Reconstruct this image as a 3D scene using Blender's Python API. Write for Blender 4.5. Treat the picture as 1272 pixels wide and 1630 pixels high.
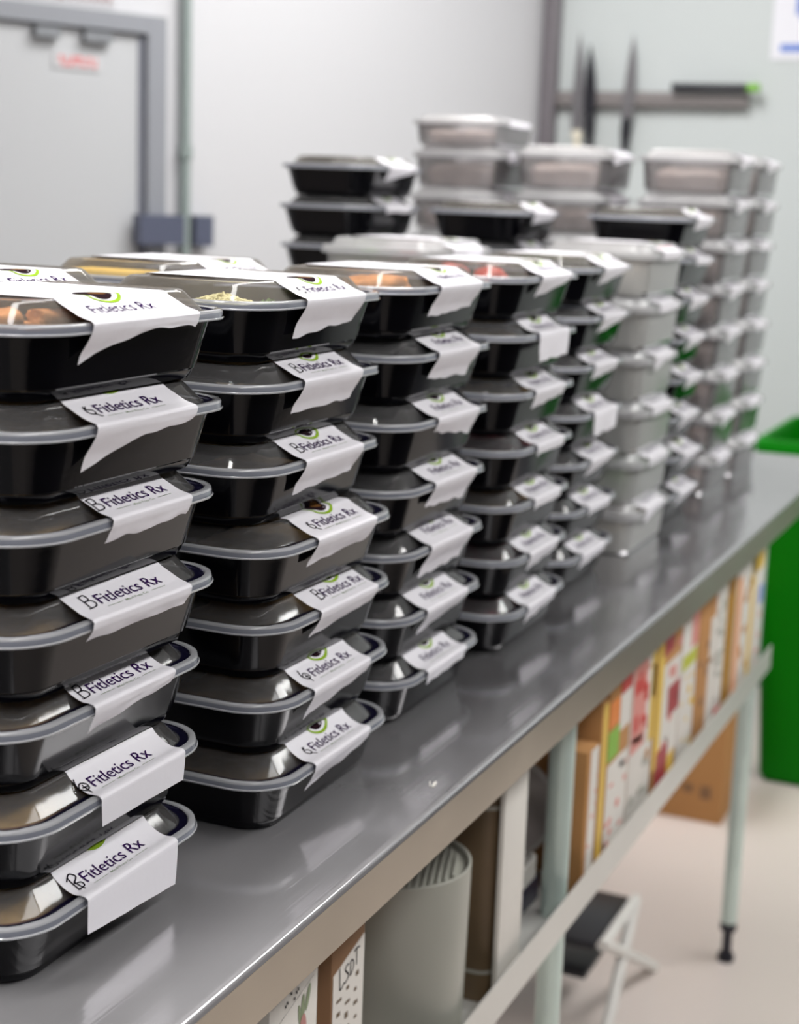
import bpy, bmesh, math, random
from mathutils import Vector, Matrix, noise

scene = bpy.context.scene
for o in list(bpy.data.objects):
    bpy.data.objects.remove(o)
PI = math.pi
# ------------------------------------------------------------------ camera
# world: X runs along the table away from the camera, Y towards the back edge, table top at Z = 0, floor at Z = -0.88
FPX = 2514.768
YAW, PITCH, ROLL = 0.41275, 0.19850, 0.03670
cam_data = bpy.data.cameras.new('camera')
cam = bpy.data.objects.new('camera', cam_data)
scene.collection.objects.link(cam)
fw = Vector((math.cos(PITCH) * math.cos(YAW), math.cos(PITCH) * math.sin(YAW), -math.sin(PITCH)))
rt = fw.cross(Vector((0, 0, 1))).normalized()
up = rt.cross(fw)
r2 = math.cos(ROLL) * rt + math.sin(ROLL) * up
u2 = -math.sin(ROLL) * rt + math.cos(ROLL) * up
M = Matrix((r2, u2, -fw)).transposed().to_4x4()
M.translation = Vector((-0.9185, -0.4318, 0.4661))
cam.matrix_world = M
cam_data.sensor_fit = 'HORIZONTAL'
cam_data.sensor_width = 36.0
cam_data.lens = FPX / 1272 * 36.0
cam_data.clip_start = 0.02
cam_data.clip_end = 50
cam_data.dof.use_dof = True
cam_data.dof.focus_distance = 1.03
cam_data.dof.aperture_fstop = 8.0
scene.camera = cam

# ------------------------------------------------------------------ look, world, lights
scene.view_settings.view_transform = 'Standard'
scene.view_settings.look = 'None'
scene.view_settings.gamma = 1
scene.view_settings.use_curve_mapping = False
scene.view_settings.exposure = 0.17
scene.cycles.transparent_max_bounces = 32
scene.cycles.max_bounces = 10
world = bpy.data.worlds.new('world')
scene.world = world
world.use_nodes = True
world.node_tree.nodes['Background'].inputs[0].default_value = (0.8, 0.85, 0.9, 1)
world.node_tree.nodes['Background'].inputs[1].default_value = 0.15

FLOOR, CEIL = -0.88, 1.75
# (x, y, length, watts, width): the row over the table and the row over the aisle
PANELS = [(-1.3, 0.6, 1.15, 12, .5), (0.25, 0.23, 1.5, 15, .15), (2.1, 0.75, 1.15, 22, .5), (-1.5, -1.3, 1.70, 6.5, .5), (0.3, -1.3, 1.70, 7, .5), (2.1, -1.3, 1.70, 26, .5)]


def area(name, loc, sx, sy, power, color):
    l = bpy.data.lights.new(name, 'AREA')
    l.shape = 'RECTANGLE'
    l.size, l.size_y = sx, sy
    l.energy = power
    l.color = color
    o = bpy.data.objects.new(name, l)
    o.location = loc
    scene.collection.objects.link(o)
    return o


for px, py, pl, pw, pwd in PANELS:
    area('ceiling_lamp', (px, py, CEIL - 0.06), pl, pwd, pw, (1.0, 0.985, 0.96))


# ------------------------------------------------------------------ materials
def newmat(name):
    m = bpy.data.materials.new(name)
    m.use_nodes = True
    nt = m.node_tree
    return m, nt, nt.nodes['Principled BSDF']


def mat(name, col, rough=0.5, metal=0.0, spec=0.5, bump=0, bscale=60, var=0, vscale=8, coat=0, emit=0, trans=0):
    m, nt, b = newmat(name)
    b.inputs['Base Color'].default_value = (*col, 1)
    b.inputs['Roughness'].default_value = rough
    b.inputs['Metallic'].default_value = metal
    b.inputs['Specular IOR Level'].default_value = spec
    b.inputs['Coat Weight'].default_value = coat
    if emit:
        b.inputs['Emission Color'].default_value = (*col, 1)
        b.inputs['Emission Strength'].default_value = emit
    if bump or var:
        tc = nt.nodes.new('ShaderNodeTexCoord')
        n = nt.nodes.new('ShaderNodeTexNoise')
        n.inputs['Scale'].default_value = bscale
        n.inputs['Detail'].default_value = 4
        nt.links.new(tc.outputs['Object'], n.inputs['Vector'])
        if bump:
            bp = nt.nodes.new('ShaderNodeBump')
            bp.inputs['Strength'].default_value = bump
            bp.inputs['Distance'].default_value = 0.002
            nt.links.new(n.outputs['Fac'], bp.inputs['Height'])
            nt.links.new(bp.outputs['Normal'], b.inputs['Normal'])
        if var:
            n2 = nt.nodes.new('ShaderNodeTexNoise')
            n2.inputs['Scale'].default_value = vscale
            n2.inputs['Detail'].default_value = 3
            nt.links.new(tc.outputs['Object'], n2.inputs['Vector'])
            mx = nt.nodes.new('ShaderNodeMix')
            mx.data_type = 'RGBA'
            mx.inputs['A'].default_value = (*[max(0, c * (1 - var)) for c in col], 1)
            mx.inputs['B'].default_value = (*[min(1, c * (1 + var)) for c in col], 1)
            nt.links.new(n2.outputs['Fac'], mx.inputs['Factor'])
            nt.links.new(mx.outputs['Result'], b.inputs['Base Color'])
    return m


def film(name, tint, milk, milk_col, rough=0.06, ior=1.5, gloss=1.0, noise_amt=0.0):
    """clear plastic sheet: see-through with a Fresnel shine and some milkiness"""
    m = bpy.data.materials.new(name)
    m.use_nodes = True
    nt = m.node_tree
    nt.nodes.clear()
    out = nt.nodes.new('ShaderNodeOutputMaterial')
    tr = nt.nodes.new('ShaderNodeBsdfTransparent')
    tr.inputs[0].default_value = (*tint, 1)
    df = nt.nodes.new('ShaderNodeBsdfDiffuse')
    df.inputs[0].default_value = (*milk_col, 1)
    tl = nt.nodes.new('ShaderNodeBsdfTranslucent')
    tl.inputs[0].default_value = (*milk_col, 1)
    gl = nt.nodes.new('ShaderNodeBsdfGlossy')
    gl.inputs['Roughness'].default_value = rough
    a = nt.nodes.new('ShaderNodeMixShader')
    a.inputs[0].default_value = 0.4
    nt.links.new(df.outputs[0], a.inputs[1])
    nt.links.new(tl.outputs[0], a.inputs[2])
    b = nt.nodes.new('ShaderNodeMixShader')
    b.inputs[0].default_value = milk
    nt.links.new(tr.outputs[0], b.inputs[1])
    nt.links.new(a.outputs[0], b.inputs[2])
    fr = nt.nodes.new('ShaderNodeFresnel')
    fr.inputs[0].default_value = ior
    mu = nt.nodes.new('ShaderNodeMath')
    mu.operation = 'MULTIPLY'
    mu.use_clamp = True
    mu.inputs[1].default_value = gloss
    nt.links.new(fr.outputs[0], mu.inputs[0])
    c = nt.nodes.new('ShaderNodeMixShader')
    nt.links.new(mu.outputs[0], c.inputs[0])
    nt.links.new(b.outputs[0], c.inputs[1])
    nt.links.new(gl.outputs[0], c.inputs[2])
    nt.links.new(c.outputs[0], out.inputs[0])
    if noise_amt:
        tc = nt.nodes.new('ShaderNodeTexCoord')
        n = nt.nodes.new('ShaderNodeTexNoise')
        n.inputs['Scale'].default_value = 45
        nt.links.new(tc.outputs['Object'], n.inputs['Vector'])
        bp = nt.nodes.new('ShaderNodeBump')
        bp.inputs['Strength'].default_value = noise_amt
        bp.inputs['Distance'].default_value = 0.002
        nt.links.new(n.outputs['Fac'], bp.inputs['Height'])
        nt.links.new(bp.outputs['Normal'], gl.inputs['Normal'])
        nt.links.new(bp.outputs['Normal'], fr.inputs['Normal'])
    return m


def steel(name, base, r0, r1, streak, dirx=True, blotch=0.12, metal=1.0):
    m, nt, b = newmat(name)
    b.inputs['Metallic'].default_value = metal
    tc = nt.nodes.new('ShaderNodeTexCoord')
    mp = nt.nodes.new('ShaderNodeMapping')
    mp.inputs['Scale'].default_value = (3, 260, 260) if dirx else (260, 3, 260)
    nt.links.new(tc.outputs['Object'], mp.inputs['Vector'])
    n = nt.nodes.new('ShaderNodeTexNoise')
    n.inputs['Scale'].default_value = 1.0
    n.inputs['Detail'].default_value = 5
    nt.links.new(mp.outputs[0], n.inputs['Vector'])
    n2 = nt.nodes.new('ShaderNodeTexNoise')
    n2.inputs['Scale'].default_value = 6.0
    n2.inputs['Detail'].default_value = 5
    n2.inputs['Roughness'].default_value = 0.6
    nt.links.new(tc.outputs['Object'], n2.inputs['Vector'])
    mr = nt.nodes.new('ShaderNodeMapRange')
    mr.inputs['From Min'].default_value = 0.3
    mr.inputs['From Max'].default_value = 0.7
    mr.inputs['To Min'].default_value = r0
    mr.inputs['To Max'].default_value = r1
    nt.links.new(n2.outputs['Fac'], mr.inputs['Value'])
    nt.links.new(mr.outputs[0], b.inputs['Roughness'])
    mx = nt.nodes.new('ShaderNodeMix')
    mx.data_type = 'RGBA'
    mx.inputs['A'].default_value = (*[c * (1 - blotch) for c in base], 1)
    mx.inputs['B'].default_value = (*[min(1, c * (1 + blotch)) for c in base], 1)
    nt.links.new(n2.outputs['Fac'], mx.inputs['Factor'])
    nt.links.new(mx.outputs['Result'], b.inputs['Base Color'])
    if metal < 1:      # less metallic towards the near end of the top, mottled by noise
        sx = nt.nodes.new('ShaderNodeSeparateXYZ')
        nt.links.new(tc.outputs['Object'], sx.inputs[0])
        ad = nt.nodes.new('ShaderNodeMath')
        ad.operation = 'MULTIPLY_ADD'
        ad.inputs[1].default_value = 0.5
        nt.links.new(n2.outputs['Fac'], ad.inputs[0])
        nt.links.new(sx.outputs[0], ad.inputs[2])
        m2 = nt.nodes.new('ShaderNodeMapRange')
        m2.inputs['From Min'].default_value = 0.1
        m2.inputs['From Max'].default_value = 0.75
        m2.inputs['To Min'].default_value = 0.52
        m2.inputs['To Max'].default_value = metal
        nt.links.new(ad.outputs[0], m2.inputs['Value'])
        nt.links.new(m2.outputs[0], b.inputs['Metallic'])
    bp = nt.nodes.new('ShaderNodeBump')
    bp.inputs['Strength'].default_value = streak
    bp.inputs['Distance'].default_value = 0.0004
    nt.links.new(n.outputs['Fac'], bp.inputs['Height'])
    nt.links.new(bp.outputs['Normal'], b.inputs['Normal'])
    return m


BLACK = mat('black_plastic', (0.0025, 0.0025, 0.004), 0.10, spec=0.2, bump=0.04, bscale=40)
LID = film('lid_plastic', (0.95, 0.955, 0.965), 0.16, (0.60, 0.59, 0.60), 0.08, 1.5, 1.1, 0.10)
RIM = film('rim_plastic', (0.85, 0.88, 0.95), 0.70, (0.95, 0.96, 1.0), 0.08, 1.5, 1.8, 0.05)
RIMLIP = film('rim_lip_plastic', (0.70, 0.74, 0.86), 0.45, (0.74, 0.78, 0.92), 0.08, 1.5, 1.6, 0.05)
CHANNEL = film('rim_channel_plastic', (0.5, 0.48, 0.75), 0.12, (0.09, 0.08, 0.26), 0.06, 1.45, 0.8, 0.05)
LIDTOP = film('steamed_lit_lid_plastic', (0.96, 0.955, 0.94), 0.20, (0.80, 0.74, 0.66), 0.09, 1.45, 0.75, 0.08)  # paler for steam and for light through top lids, painted into the colour
FROST = film('frosted_plastic', (0.96, 0.96, 0.94), 0.60, (0.98, 0.985, 0.96), 0.22, 1.5, 1.0, 0.1)
CLEAR = film('clear_tub_plastic', (0.97, 0.96, 0.96), 0.26, (0.96, 0.93, 0.94), 0.15, 1.5, 1.3, 0.1)
FROSTLID = film('frosted_lid', (0.97, 0.97, 0.97), 0.6, (0.96, 0.96, 0.98), 0.25, 1.5, 1.3, 0.1)
PAPER = mat('label_paper', (0.86, 0.84, 0.89), 0.42, spec=0.25, bump=0.2, bscale=55)
PURPLE = mat('purple_ink', (0.03, 0.006, 0.07), 0.9, spec=0.03)
INK = mat('marker_ink', (0.008, 0.006, 0.012), 0.9, spec=0.03)
GREYINK = mat('grey_green_ink', (0.30, 0.36, 0.26), 0.9, spec=0.03)
GREEN_INK = mat('avocado_green', (0.28, 0.45, 0.03), 0.9, spec=0.03)
AVO_DARK = mat('avocado_dark', (0.02, 0.008, 0.012), 0.9, spec=0.03)
AVO_PIT = mat('avocado_pit', (0.16, 0.07, 0.02), 0.9, spec=0.03)
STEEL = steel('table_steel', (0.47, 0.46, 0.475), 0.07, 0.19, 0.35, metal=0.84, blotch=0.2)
STEELF = steel('fascia_steel', (0.52, 0.47, 0.39), 0.28, 0.40, 0.12, blotch=0.05)
WALLD = mat('dark_wall_paint', (0.085, 0.08, 0.075), 0.5)
WALL = mat('wall_paint', (0.60, 0.60, 0.625), 0.45, bump=0.05, bscale=15)
WALLF = mat('far_wall_paint', (0.58, 0.62, 0.625), 0.4, bump=0.05, bscale=15)
CEILM = mat('ceiling_paint', (0.8, 0.8, 0.8), 0.8)
FLOORM = mat('floor_paint', (0.74, 0.66, 0.62), 0.3, var=0.05, vscale=3)
DOORM = mat('door_paint', (0.50, 0.51, 0.53), 0.4)
FRAMEM = mat('door_frame', (0.20, 0.21, 0.25), 0.4)
LEGM = mat('galvanised_leg', (0.62, 0.73, 0.68), 0.35, metal=0.2, var=0.15, vscale=12)
FOOTM = mat('black_foot', (0.01, 0.01, 0.02), 0.4)
RAILM = mat('shelf_rail_metal', (0.66, 0.66, 0.63), 0.35, metal=0.4, var=0.08, vscale=6)
GREENB = mat('green_bin_plastic', (0.0, 0.19, 0.001), 0.5, spec=0.15)
CARD = mat('cardboard', (0.50, 0.25, 0.09), 0.8, var=0.1, vscale=10)
CARDD = mat('dark_cardboard', (0.26, 0.14, 0.07), 0.8, var=0.15, vscale=14)
CARTW = mat('white_carton', (0.78, 0.75, 0.70), 0.5)
RED = mat('red_print', (0.62, 0.06, 0.05), 0.5)
PINKP = mat('pink_print', (0.75, 0.30, 0.26), 0.5)
YEL = mat('yellow_print', (0.80, 0.55, 0.10), 0.5)
GRP = mat('green_print', (0.25, 0.50, 0.06), 0.5)
BLUEP = mat('blue_print', (0.15, 0.25, 0.65), 0.5)
ORP = mat('orange_print', (0.80, 0.25, 0.05), 0.5)
GREYPL = mat('grey_plastic', (0.40, 0.40, 0.35), 0.38, var=0.06, vscale=10)
BROWNPL = mat('brown_board', (0.13, 0.085, 0.045), 0.5, var=0.3, vscale=14)
PANM = mat('dull_pan_metal', (0.40, 0.37, 0.36), 0.35, metal=0.7, var=0.15, vscale=12)
NAVY = mat('dark_blue_plastic', (0.015, 0.02, 0.05), 0.4)
TRAYM = mat('white_tray', (0.78, 0.77, 0.74), 0.4)
BLADE = mat('knife_blade', (0.32, 0.31, 0.33), 0.35, metal=0.8)
HANDLE = mat('knife_handle', (0.012, 0.012, 0.018), 0.4)
CREAMH = mat('cream_handle', (0.75, 0.70, 0.58), 0.5)
STRIPM = mat('knife_rack', (0.22, 0.20, 0.20), 0.4)
POSTM = mat('post_paint', (0.15, 0.135, 0.15), 0.45)
PIPEM = mat('pipe_paint', (0.27, 0.32, 0.31), 0.4)
BOXM = mat('outlet_box', (0.09, 0.10, 0.15), 0.4)
DIFF = mat('light_diffuser', (1, 1, 1), 0.5, emit=4.0)
CHICKEN = mat('fried_chicken', (0.72, 0.30, 0.09), 0.6, bump=1.0, bscale=160, var=0.35, vscale=80)
CHEESE = mat('yellow_cheese', (0.90, 0.60, 0.10), 0.5, bump=0.3, var=0.1)
SHRED = mat('pale_noodles', (0.78, 0.72, 0.38), 0.5, var=0.25, vscale=90)
LETTUCE = mat('lettuce', (0.22, 0.48, 0.08), 0.5, var=0.4, vscale=60)
TOMATO = mat('tomato', (0.62, 0.045, 0.03), 0.35, var=0.25, vscale=50)
BROWNF = mat('brown_meal', (0.40, 0.25, 0.09), 0.6, bump=0.8, bscale=120, var=0.5, vscale=45)
RICE = mat('pale_rice', (0.74, 0.60, 0.54), 0.6, bump=0.8, bscale=200, var=0.3, vscale=40)
MAROON = mat('beet_red_meal', (0.25, 0.02, 0.035), 0.5, bump=0.8, bscale=120, var=0.5, vscale=45)


# ------------------------------------------------------------------ helpers
def tag(o, label=None, cat=None, group=None, kind=None):
    for k, v in (('label', label), ('category', cat), ('group', group), ('kind', kind)):
        if v:
            o[k] = v
    return o


def link(name, me, mats, parent=None, loc=(0, 0, 0), rz=0.0):
    o = bpy.data.objects.new(name, me)
    if mats:
        me.materials.clear()
        for mm in (mats if isinstance(mats, (list, tuple)) else [mats]):
            me.materials.append(mm)
    o.location = loc
    o.rotation_euler = (0, 0, rz)
    scene.collection.objects.link(o)
    if parent is not None:
        o.parent = parent
    return o


def to_mesh(bm, name, smooth=0.6):
    bmesh.ops.recalc_face_normals(bm, faces=bm.faces)
    me = bpy.data.meshes.new(name)
    bm.to_mesh(me)
    bm.free()
    if smooth is not None:
        for p in me.polygons:
            p.use_smooth = True
        try:
            me.set_sharp_from_angle(angle=smooth)
        except Exception:
            pass
    return me


def empty(name, loc, rz=0.0):
    o = bpy.data.objects.new(name, None)
    o.empty_display_size = 0.02
    o.location = loc
    o.rotation_euler = (0, 0, rz)
    scene.collection.objects.link(o)
    return o


def box(bm, x0, x1, y0, y1, z0, z1, mi=0, bevel=0.0):
    r = bmesh.ops.create_cube(bm, size=1)
    vs = r['verts']
    for v in vs:
        v.co = Vector(((x0 + x1) / 2 + v.co.x * (x1 - x0), (y0 + y1) / 2 + v.co.y * (y1 - y0), (z0 + z1) / 2 + v.co.z * (z1 - z0)))
    fs = set()
    for v in vs:
        fs.update(v.link_faces)
    for f in fs:
        f.material_index = mi
    if bevel:
        es = set()
        for v in vs:
            es.update(v.link_edges)
        bmesh.ops.bevel(bm, geom=list(es), offset=bevel, segments=2, affect='EDGES', profile=0.5)
    return vs


def cyl(bm, p0, p1, r0, r1=None, seg=24, mi=0, cap=True):
    r1 = r0 if r1 is None else r1
    p0, p1 = Vector(p0), Vector(p1)
    d = p1 - p0
    q = d.to_track_quat('Z', 'Y')
    res = bmesh.ops.create_cone(bm, cap_ends=cap, segments=seg, radius1=r0, radius2=r1, depth=d.length)
    mid = (p0 + p1) / 2
    fs = set()
    for v in res['verts']:
        v.co = mid + q @ v.co
        fs.update(v.link_faces)
    for f in fs:
        f.material_index = mi
    return res['verts']


def rr(hl, hw, r, z, seg=9):
    pts = []
    for cx, cy, a in ((hl - r, hw - r, 0), (-hl + r, hw - r, 90), (-hl + r, -hw + r, 180), (hl - r, -hw + r, 270)):
        for k in range(seg + 1):
            t = math.radians(a + 90.0 * k / seg)
            pts.append(Vector((cx + r * math.cos(t), cy + r * math.sin(t), z)))
    return pts


def loft(bm, rings, cap0=False, cap1=False, mi=0):
    prev = None
    first = None
    for pts in rings:
        vs = [bm.verts.new(p) for p in pts]
        if prev:
            n = len(vs)
            for i in range(n):
                f = bm.faces.new((prev[i], prev[(i + 1) % n], vs[(i + 1) % n], vs[i]))
                f.material_index = mi
        else:
            first = vs
        prev = vs
    if cap0:
        bm.faces.new(list(reversed(first))).material_index = mi
    if cap1:
        bm.faces.new(prev).material_index = mi


def lathe(bm, prof, c=(0, 0, 0), seg=40, mi=0, cap0=False, cap1=False):
    rings = [[Vector((c[0] + r * math.cos(2 * PI * k / seg), c[1] + r * math.sin(2 * PI * k / seg), c[2] + z)) for k in range(seg)] for r, z in prof]
    loft(bm, rings, cap0, cap1, mi)


def simple(name, fn, mats, parent=None, loc=(0, 0, 0), rz=0.0, smooth=0.6):
    bm = bmesh.new()
    fn(bm)
    return link(name, to_mesh(bm, name, smooth), mats, parent, loc, rz)


# ------------------------------------------------------------------ the room
ROOM_X0, ROOM_X1, ROOM_Y0 = -2.6, 3.5, -2.3
CORNER = Vector((3.5, 1.1, 0))
WD = Vector((-0.9, 0.43, 0)).normalized()      # direction of the left wall, away from the far corner
WN = Vector((-WD.y, WD.x, 0))                   # placeholder, flipped below to face the room
if WN.dot(Vector((0, -1, 0))) < 0:
    WN = -WN


def wpt(t, out, z):
    p = CORNER + WD * t + WN * out
    return Vector((p.x, p.y, z))


def wall_box(bm, t0, t1, o0, o1, z0, z1, mi=0, bevel=0.0):
    """a block set on the slanting left wall"""
    vs = box(bm, t0, t1, o0, o1, z0, z1, mi)
    for v in vs:
        v.co = wpt(v.co.x, v.co.y, v.co.z)


TL = 6.77
LW = wpt(TL, 0, 0)
tag(simple('floor', lambda b: box(b, ROOM_X0 - .1, ROOM_X1 + .1, ROOM_Y0 - .1, 4.1, FLOOR - .06, FLOOR), FLOORM), kind='structure')
tag(simple('ceiling', lambda b: box(b, ROOM_X0 - .1, ROOM_X1 + .1, ROOM_Y0 - .1, 4.1, CEIL, CEIL + .06), CEILM), kind='structure')
tag(simple('wall_far', lambda b: box(b, 3.5, 3.6, ROOM_Y0 - .1, 4.1, FLOOR, CEIL), WALLF), kind='structure')
tag(simple('wall_left', lambda b: wall_box(b, -.05, TL + .3, -.1, 0, FLOOR, CEIL), WALL), kind='structure')
tag(simple('wall_right', lambda b: box(b, ROOM_X0 - .1, ROOM_X1 + .1, ROOM_Y0 - .1, ROOM_Y0, FLOOR, CEIL), WALLD), kind='structure')
tag(simple('wall_near', lambda b: box(b, ROOM_X0 - .1, ROOM_X0, ROOM_Y0 - .1, 4.1, FLOOR, CEIL), WALLD), kind='structure')
tag(simple('trim_corner', lambda b: box(b, 3.455, 3.4995, 1.055, 1.098, FLOOR, CEIL, 0, .004), POSTM), kind='structure')


def baseboard_left(b):
    wall_box(b, 0.06, 1.28, 0.0005, 0.012, FLOOR, FLOOR + .1)
    wall_box(b, 2.42, TL - .1, 0.0005, 0.012, FLOOR, FLOOR + .1)


tag(simple('baseboard_left', baseboard_left, FRAMEM), kind='structure')
tag(simple('baseboard_far', lambda b: box(b, 3.488, 3.4995, ROOM_Y0 + .01, 1.05, FLOOR, FLOOR + .1), FRAMEM), kind='structure')

# the door in the left wall
door = empty('door_1', wpt(1.35, 0, FLOOR))
tag(door, kind='structure')


def at_door(name, fn, m):
    o = simple(name, fn, m)
    o.parent = door
    o.matrix_parent_inverse = Matrix.Translation(-door.location)
    return o


def door_frame(b):
    wall_box(b, 1.285, 1.335, 0.001, 0.04, FLOOR, 0.845)
    wall_box(b, 2.36, 2.41, 0.001, 0.04, FLOOR, 0.845)
    wall_box(b, 1.3355, 2.3595, 0.001, 0.04, 0.805, 0.845)


at_door('door_frame', door_frame, mat('door_frame_grey', (0.27, 0.28, 0.31), 0.4))
at_door('door_leaf', lambda b: wall_box(b, 1.338, 2.357, 0.001, 0.022, FLOOR + .01, 0.80), DOORM)
at_door('door_gap', lambda b: wall_box(b, 1.338, 1.352, 0.0225, 0.026, FLOOR + .01, 0.80), FRAMEM)


def door_latch(b):
    wall_box(b, 1.255, 1.375, 0.041, 0.075, 0.33, 0.398)


at_door('door_latch', door_latch, BOXM)


def closers(b):
    wall_box(b, 1.43, 1.50, 0.023, 0.045, 0.775, 0.798)
    wall_box(b, 1.56, 1.62, 0.023, 0.045, 0.775, 0.798)


at_door('door_bracket', closers, mat('bracket_grey', (0.22, 0.23, 0.25), 0.4))


def strokes_on_wall(t0, t1, z, h, n, seed):
    rnd = random.Random(seed)

    def f(b):
        w = (t1 - t0) / n
        for i in range(n):
            a = t0 + i * w
            wall_box(b, a + w * .12, a + w * .3, 0.0262, 0.0268, z, z + h)
            wall_box(b, a + w * .3, a + w * .85, 0.0262, 0.0268, z + rnd.choice((0, h * .42, h * .8)), z + h * rnd.choice((.2, .6, 1)) if rnd.random() > .5 else z + h)
    return f


def notice(name, t0, t1, z0, z1, m_text, label, n, seed, off=0.0):
    e = empty(name, wpt(t0, off, z0))
    tag(e, label, 'sign')
    p = simple('panel', lambda b: wall_box(b, t0, t1, off + .0005, off + .003, z0, z1), mat('notice_white', (0.55, 0.55, 0.57), 0.5))
    rnd = random.Random(seed)

    def txt(b):
        m = .012
        w = (t1 - t0 - 2 * m) / n
        h = (z1 - z0) * .62
        zb = z0 + (z1 - z0) * .19
        for i in range(n):
            a = t0 + m + i * w
            wall_box(b, a, a + w * .25, off + .0032, off + .0038, zb, zb + h)
            k = rnd.random()
            wall_box(b, a + w * .25, a + w * .75, off + .0032, off + .0038, zb + (h * .75 if k > .4 else 0), zb + (h if k > .4 else h * .25))
            if k > .6:
                wall_box(b, a + w * .55, a + w * .75, off + .0032, off + .0038, zb + h * .3, zb + h * .7)
    q = simple('lettering', txt, m_text)
    for o in (p, q):
        o.parent = e
        o.matrix_parent_inverse = Matrix.Translation(-e.location)
    return e


notice('door_notice', 1.45, 1.57, 0.713, 0.748, mat('red_lettering', (0.75, 0.12, 0.12), 0.5), 'small sign with red lettering stuck on the grey door', 8, 3, 0.0225)
notice('wall_notice', 1.40, 1.66, 0.858, 0.895, mat('dark_red_lettering', (0.22, 0.05, 0.05), 0.5), 'narrow sign with dark red lettering above the grey door', 12, 5, 0.0)


def pipe(b):
    cyl(b, wpt(1.22, 0.022, FLOOR + .02), wpt(1.22, 0.022, CEIL), 0.0125, seg=16)
    cyl(b, wpt(1.22, 0.022, 0.53), wpt(1.22, 0.022, 0.56), 0.017, seg=16)


tag(simple('conduit_pipe', pipe, PIPEM), 'grey vertical conduit pipe on the wall right of the door', 'pipe')
tag(simple('outlet_box', lambda b: wall_box(b, 1.15, 1.20, 0.0005, 0.04, 0.325, 0.398), BOXM), 'small dark box on the wall beside the grey conduit pipe', 'electrical box')

# ceiling lights: a frame and a glowing diffuser
for i, (px, py, pl, pw, pwd) in enumerate(PANELS):
    e = empty('ceiling_light', (px, py, CEIL))
    side = 'over the table side' if py > 0 else 'over the aisle side'
    where = 'near' if px < 0 else ('middle' if px < 1 else 'far')
    h, g = pl / 2 + .03, pwd / 2 + .05
    tag(e, f'rectangular white ceiling light panel, {where} one {side} of the room', 'ceiling light', 'ceiling light panels')

    def fr(b):
        for a in ((-h, h, -g, -g + .03), (-h, h, g - .03, g), (-h, -h + .03, -g + .03, g - .03), (h - .03, h, -g + .03, g - .03)):
            box(b, *a, -.05, -.0005)
    simple('frame', fr, TRAYM, e)
    simple('diffuser', lambda b: box(b, -h + .031, h - .031, -g + .031, g - .031, -.03, -.02), DIFF, e)

# ------------------------------------------------------------------ things on the far wall
rack = empty('knife_rack', (3.5, 0.78, 0.75))
tag(rack, 'grey magnetic knife rack mounted on the far wall', 'knife rack')
simple('rail', lambda b: box(b, -.03, -.0005, -.27, .275, -.022, .018, 0, .003), STRIPM, rack)


def knife(name, y, tip, guard, end, bw, m_blade, m_handle, lean, label, x=3.465):
    e = empty(name, (x, y, guard))
    tag(e, label, 'knife', 'knives on the wall rack')

    def bl(b):
        n = 10
        prev = None
        for k in range(n + 1):
            t = k / n
            z = (tip - guard) * t
            w = bw * (1 - t ** 3.0)
            w = max(w, .001)
            ys = lean * t
            vs = [b.verts.new((-.002, ys - w / 2, z)), b.verts.new((-.002, ys + w / 2 * (1 - .3 * t), z)),
                  b.verts.new((.001, ys + w / 2 * (1 - .3 * t), z)), b.verts.new((.001, ys - w / 2, z))]
            if prev:
                for i in range(4):
                    b.faces.new((prev[i], prev[(i + 1) % 4], vs[(i + 1) % 4], vs[i]))
            else:
                b.faces.new(vs)
            prev = vs
        b.faces.new(prev)
    simple('blade', bl, m_blade, e)

    def hd(b):
        rings = []
        for k in range(9):
            t = k / 8
            z = -(guard - end) * t
            w = .012 + .003 * math.sin(t * PI * 2)
            rings.append(rr(.008, w, .005, z, 3))
            for p in rings[-1]:
                p.y -= lean * .5 * t
                p.x -= 0
        loft(b, rings, True, True)
    simple('handle', hd, m_handle, e)


knife('kitchen_knife', 0.985, 0.925, 0.66, 0.615, 0.035, BLADE, CREAMH, .006, 'grey blade kitchen knife with cream handle at left end of the rack')
knife('kitchen_knife', 0.950, 0.895, 0.71, 0.585, 0.036, HANDLE, HANDLE, .010, 'all black knife on the rack beside the corner post')
knife('kitchen_knife', 0.842, 0.92, 0.695, 0.58, 0.034, BLADE, HANDLE, -.006, 'grey blade knife with black handle in the middle of the rack')
sh = empty('sharpening_tool', (3.455, 0.6, 0.779))
tag(sh, 'black tool with green tip lying along the top of the knife rack', 'tool')
simple('shaft', lambda b: box(b, -.01, .012, -.088, .118, -.0105, .0105, 0, .003), HANDLE, sh)
simple('green_tip', lambda b: box(b, -.01, .012, -.122, -.0885, -.0105, .0105, 0, .003), mat('lime_tip', (0.18, 0.45, 0.03), .4), sh)

post = empty('wall_poster', (3.4995, 0.33, 0.93))
tag(post, 'white poster with blue drawing and blue lettering on the far wall', 'poster')
simple('sheet', lambda b: box(b, -.003, 0, -.16, .135, -.075, .28), mat('poster_paper', (0.8, 0.8, 0.86), .5), post)


def poster_print(b):
    box(b, -.004, -.0032, -.1, .11, -.055, -.035)
    box(b, -.004, -.0032, .03, .075, .04, .09)
    box(b, -.004, -.0032, .045, .06, .02, .12)
    box(b, -.004, -.0032, -.1, .02, .03, .13)


simple('print', poster_print, BLUEP, post)

# ------------------------------------------------------------------ green wheeled bin and cardboard box on the floor
gb = empty('green_bin', (2.925, -0.02, FLOOR))
tag(gb, 'tall green plastic waste bin standing beyond the table end', 'bin')


def gbody(b):
    def ring(hx, hy, z, r):
        return rr(hx, hy, r, z, 5)
    loft(b, [ring(.20, .225, .012, .03), ring(.24, .275, .78, .035), ring(.24, .275, .81, .035), ring(.232, .267, .81, .03),
             ring(.195, .22, .03, .025)], True, True)


simple('body', gbody, GREENB, gb)


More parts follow.
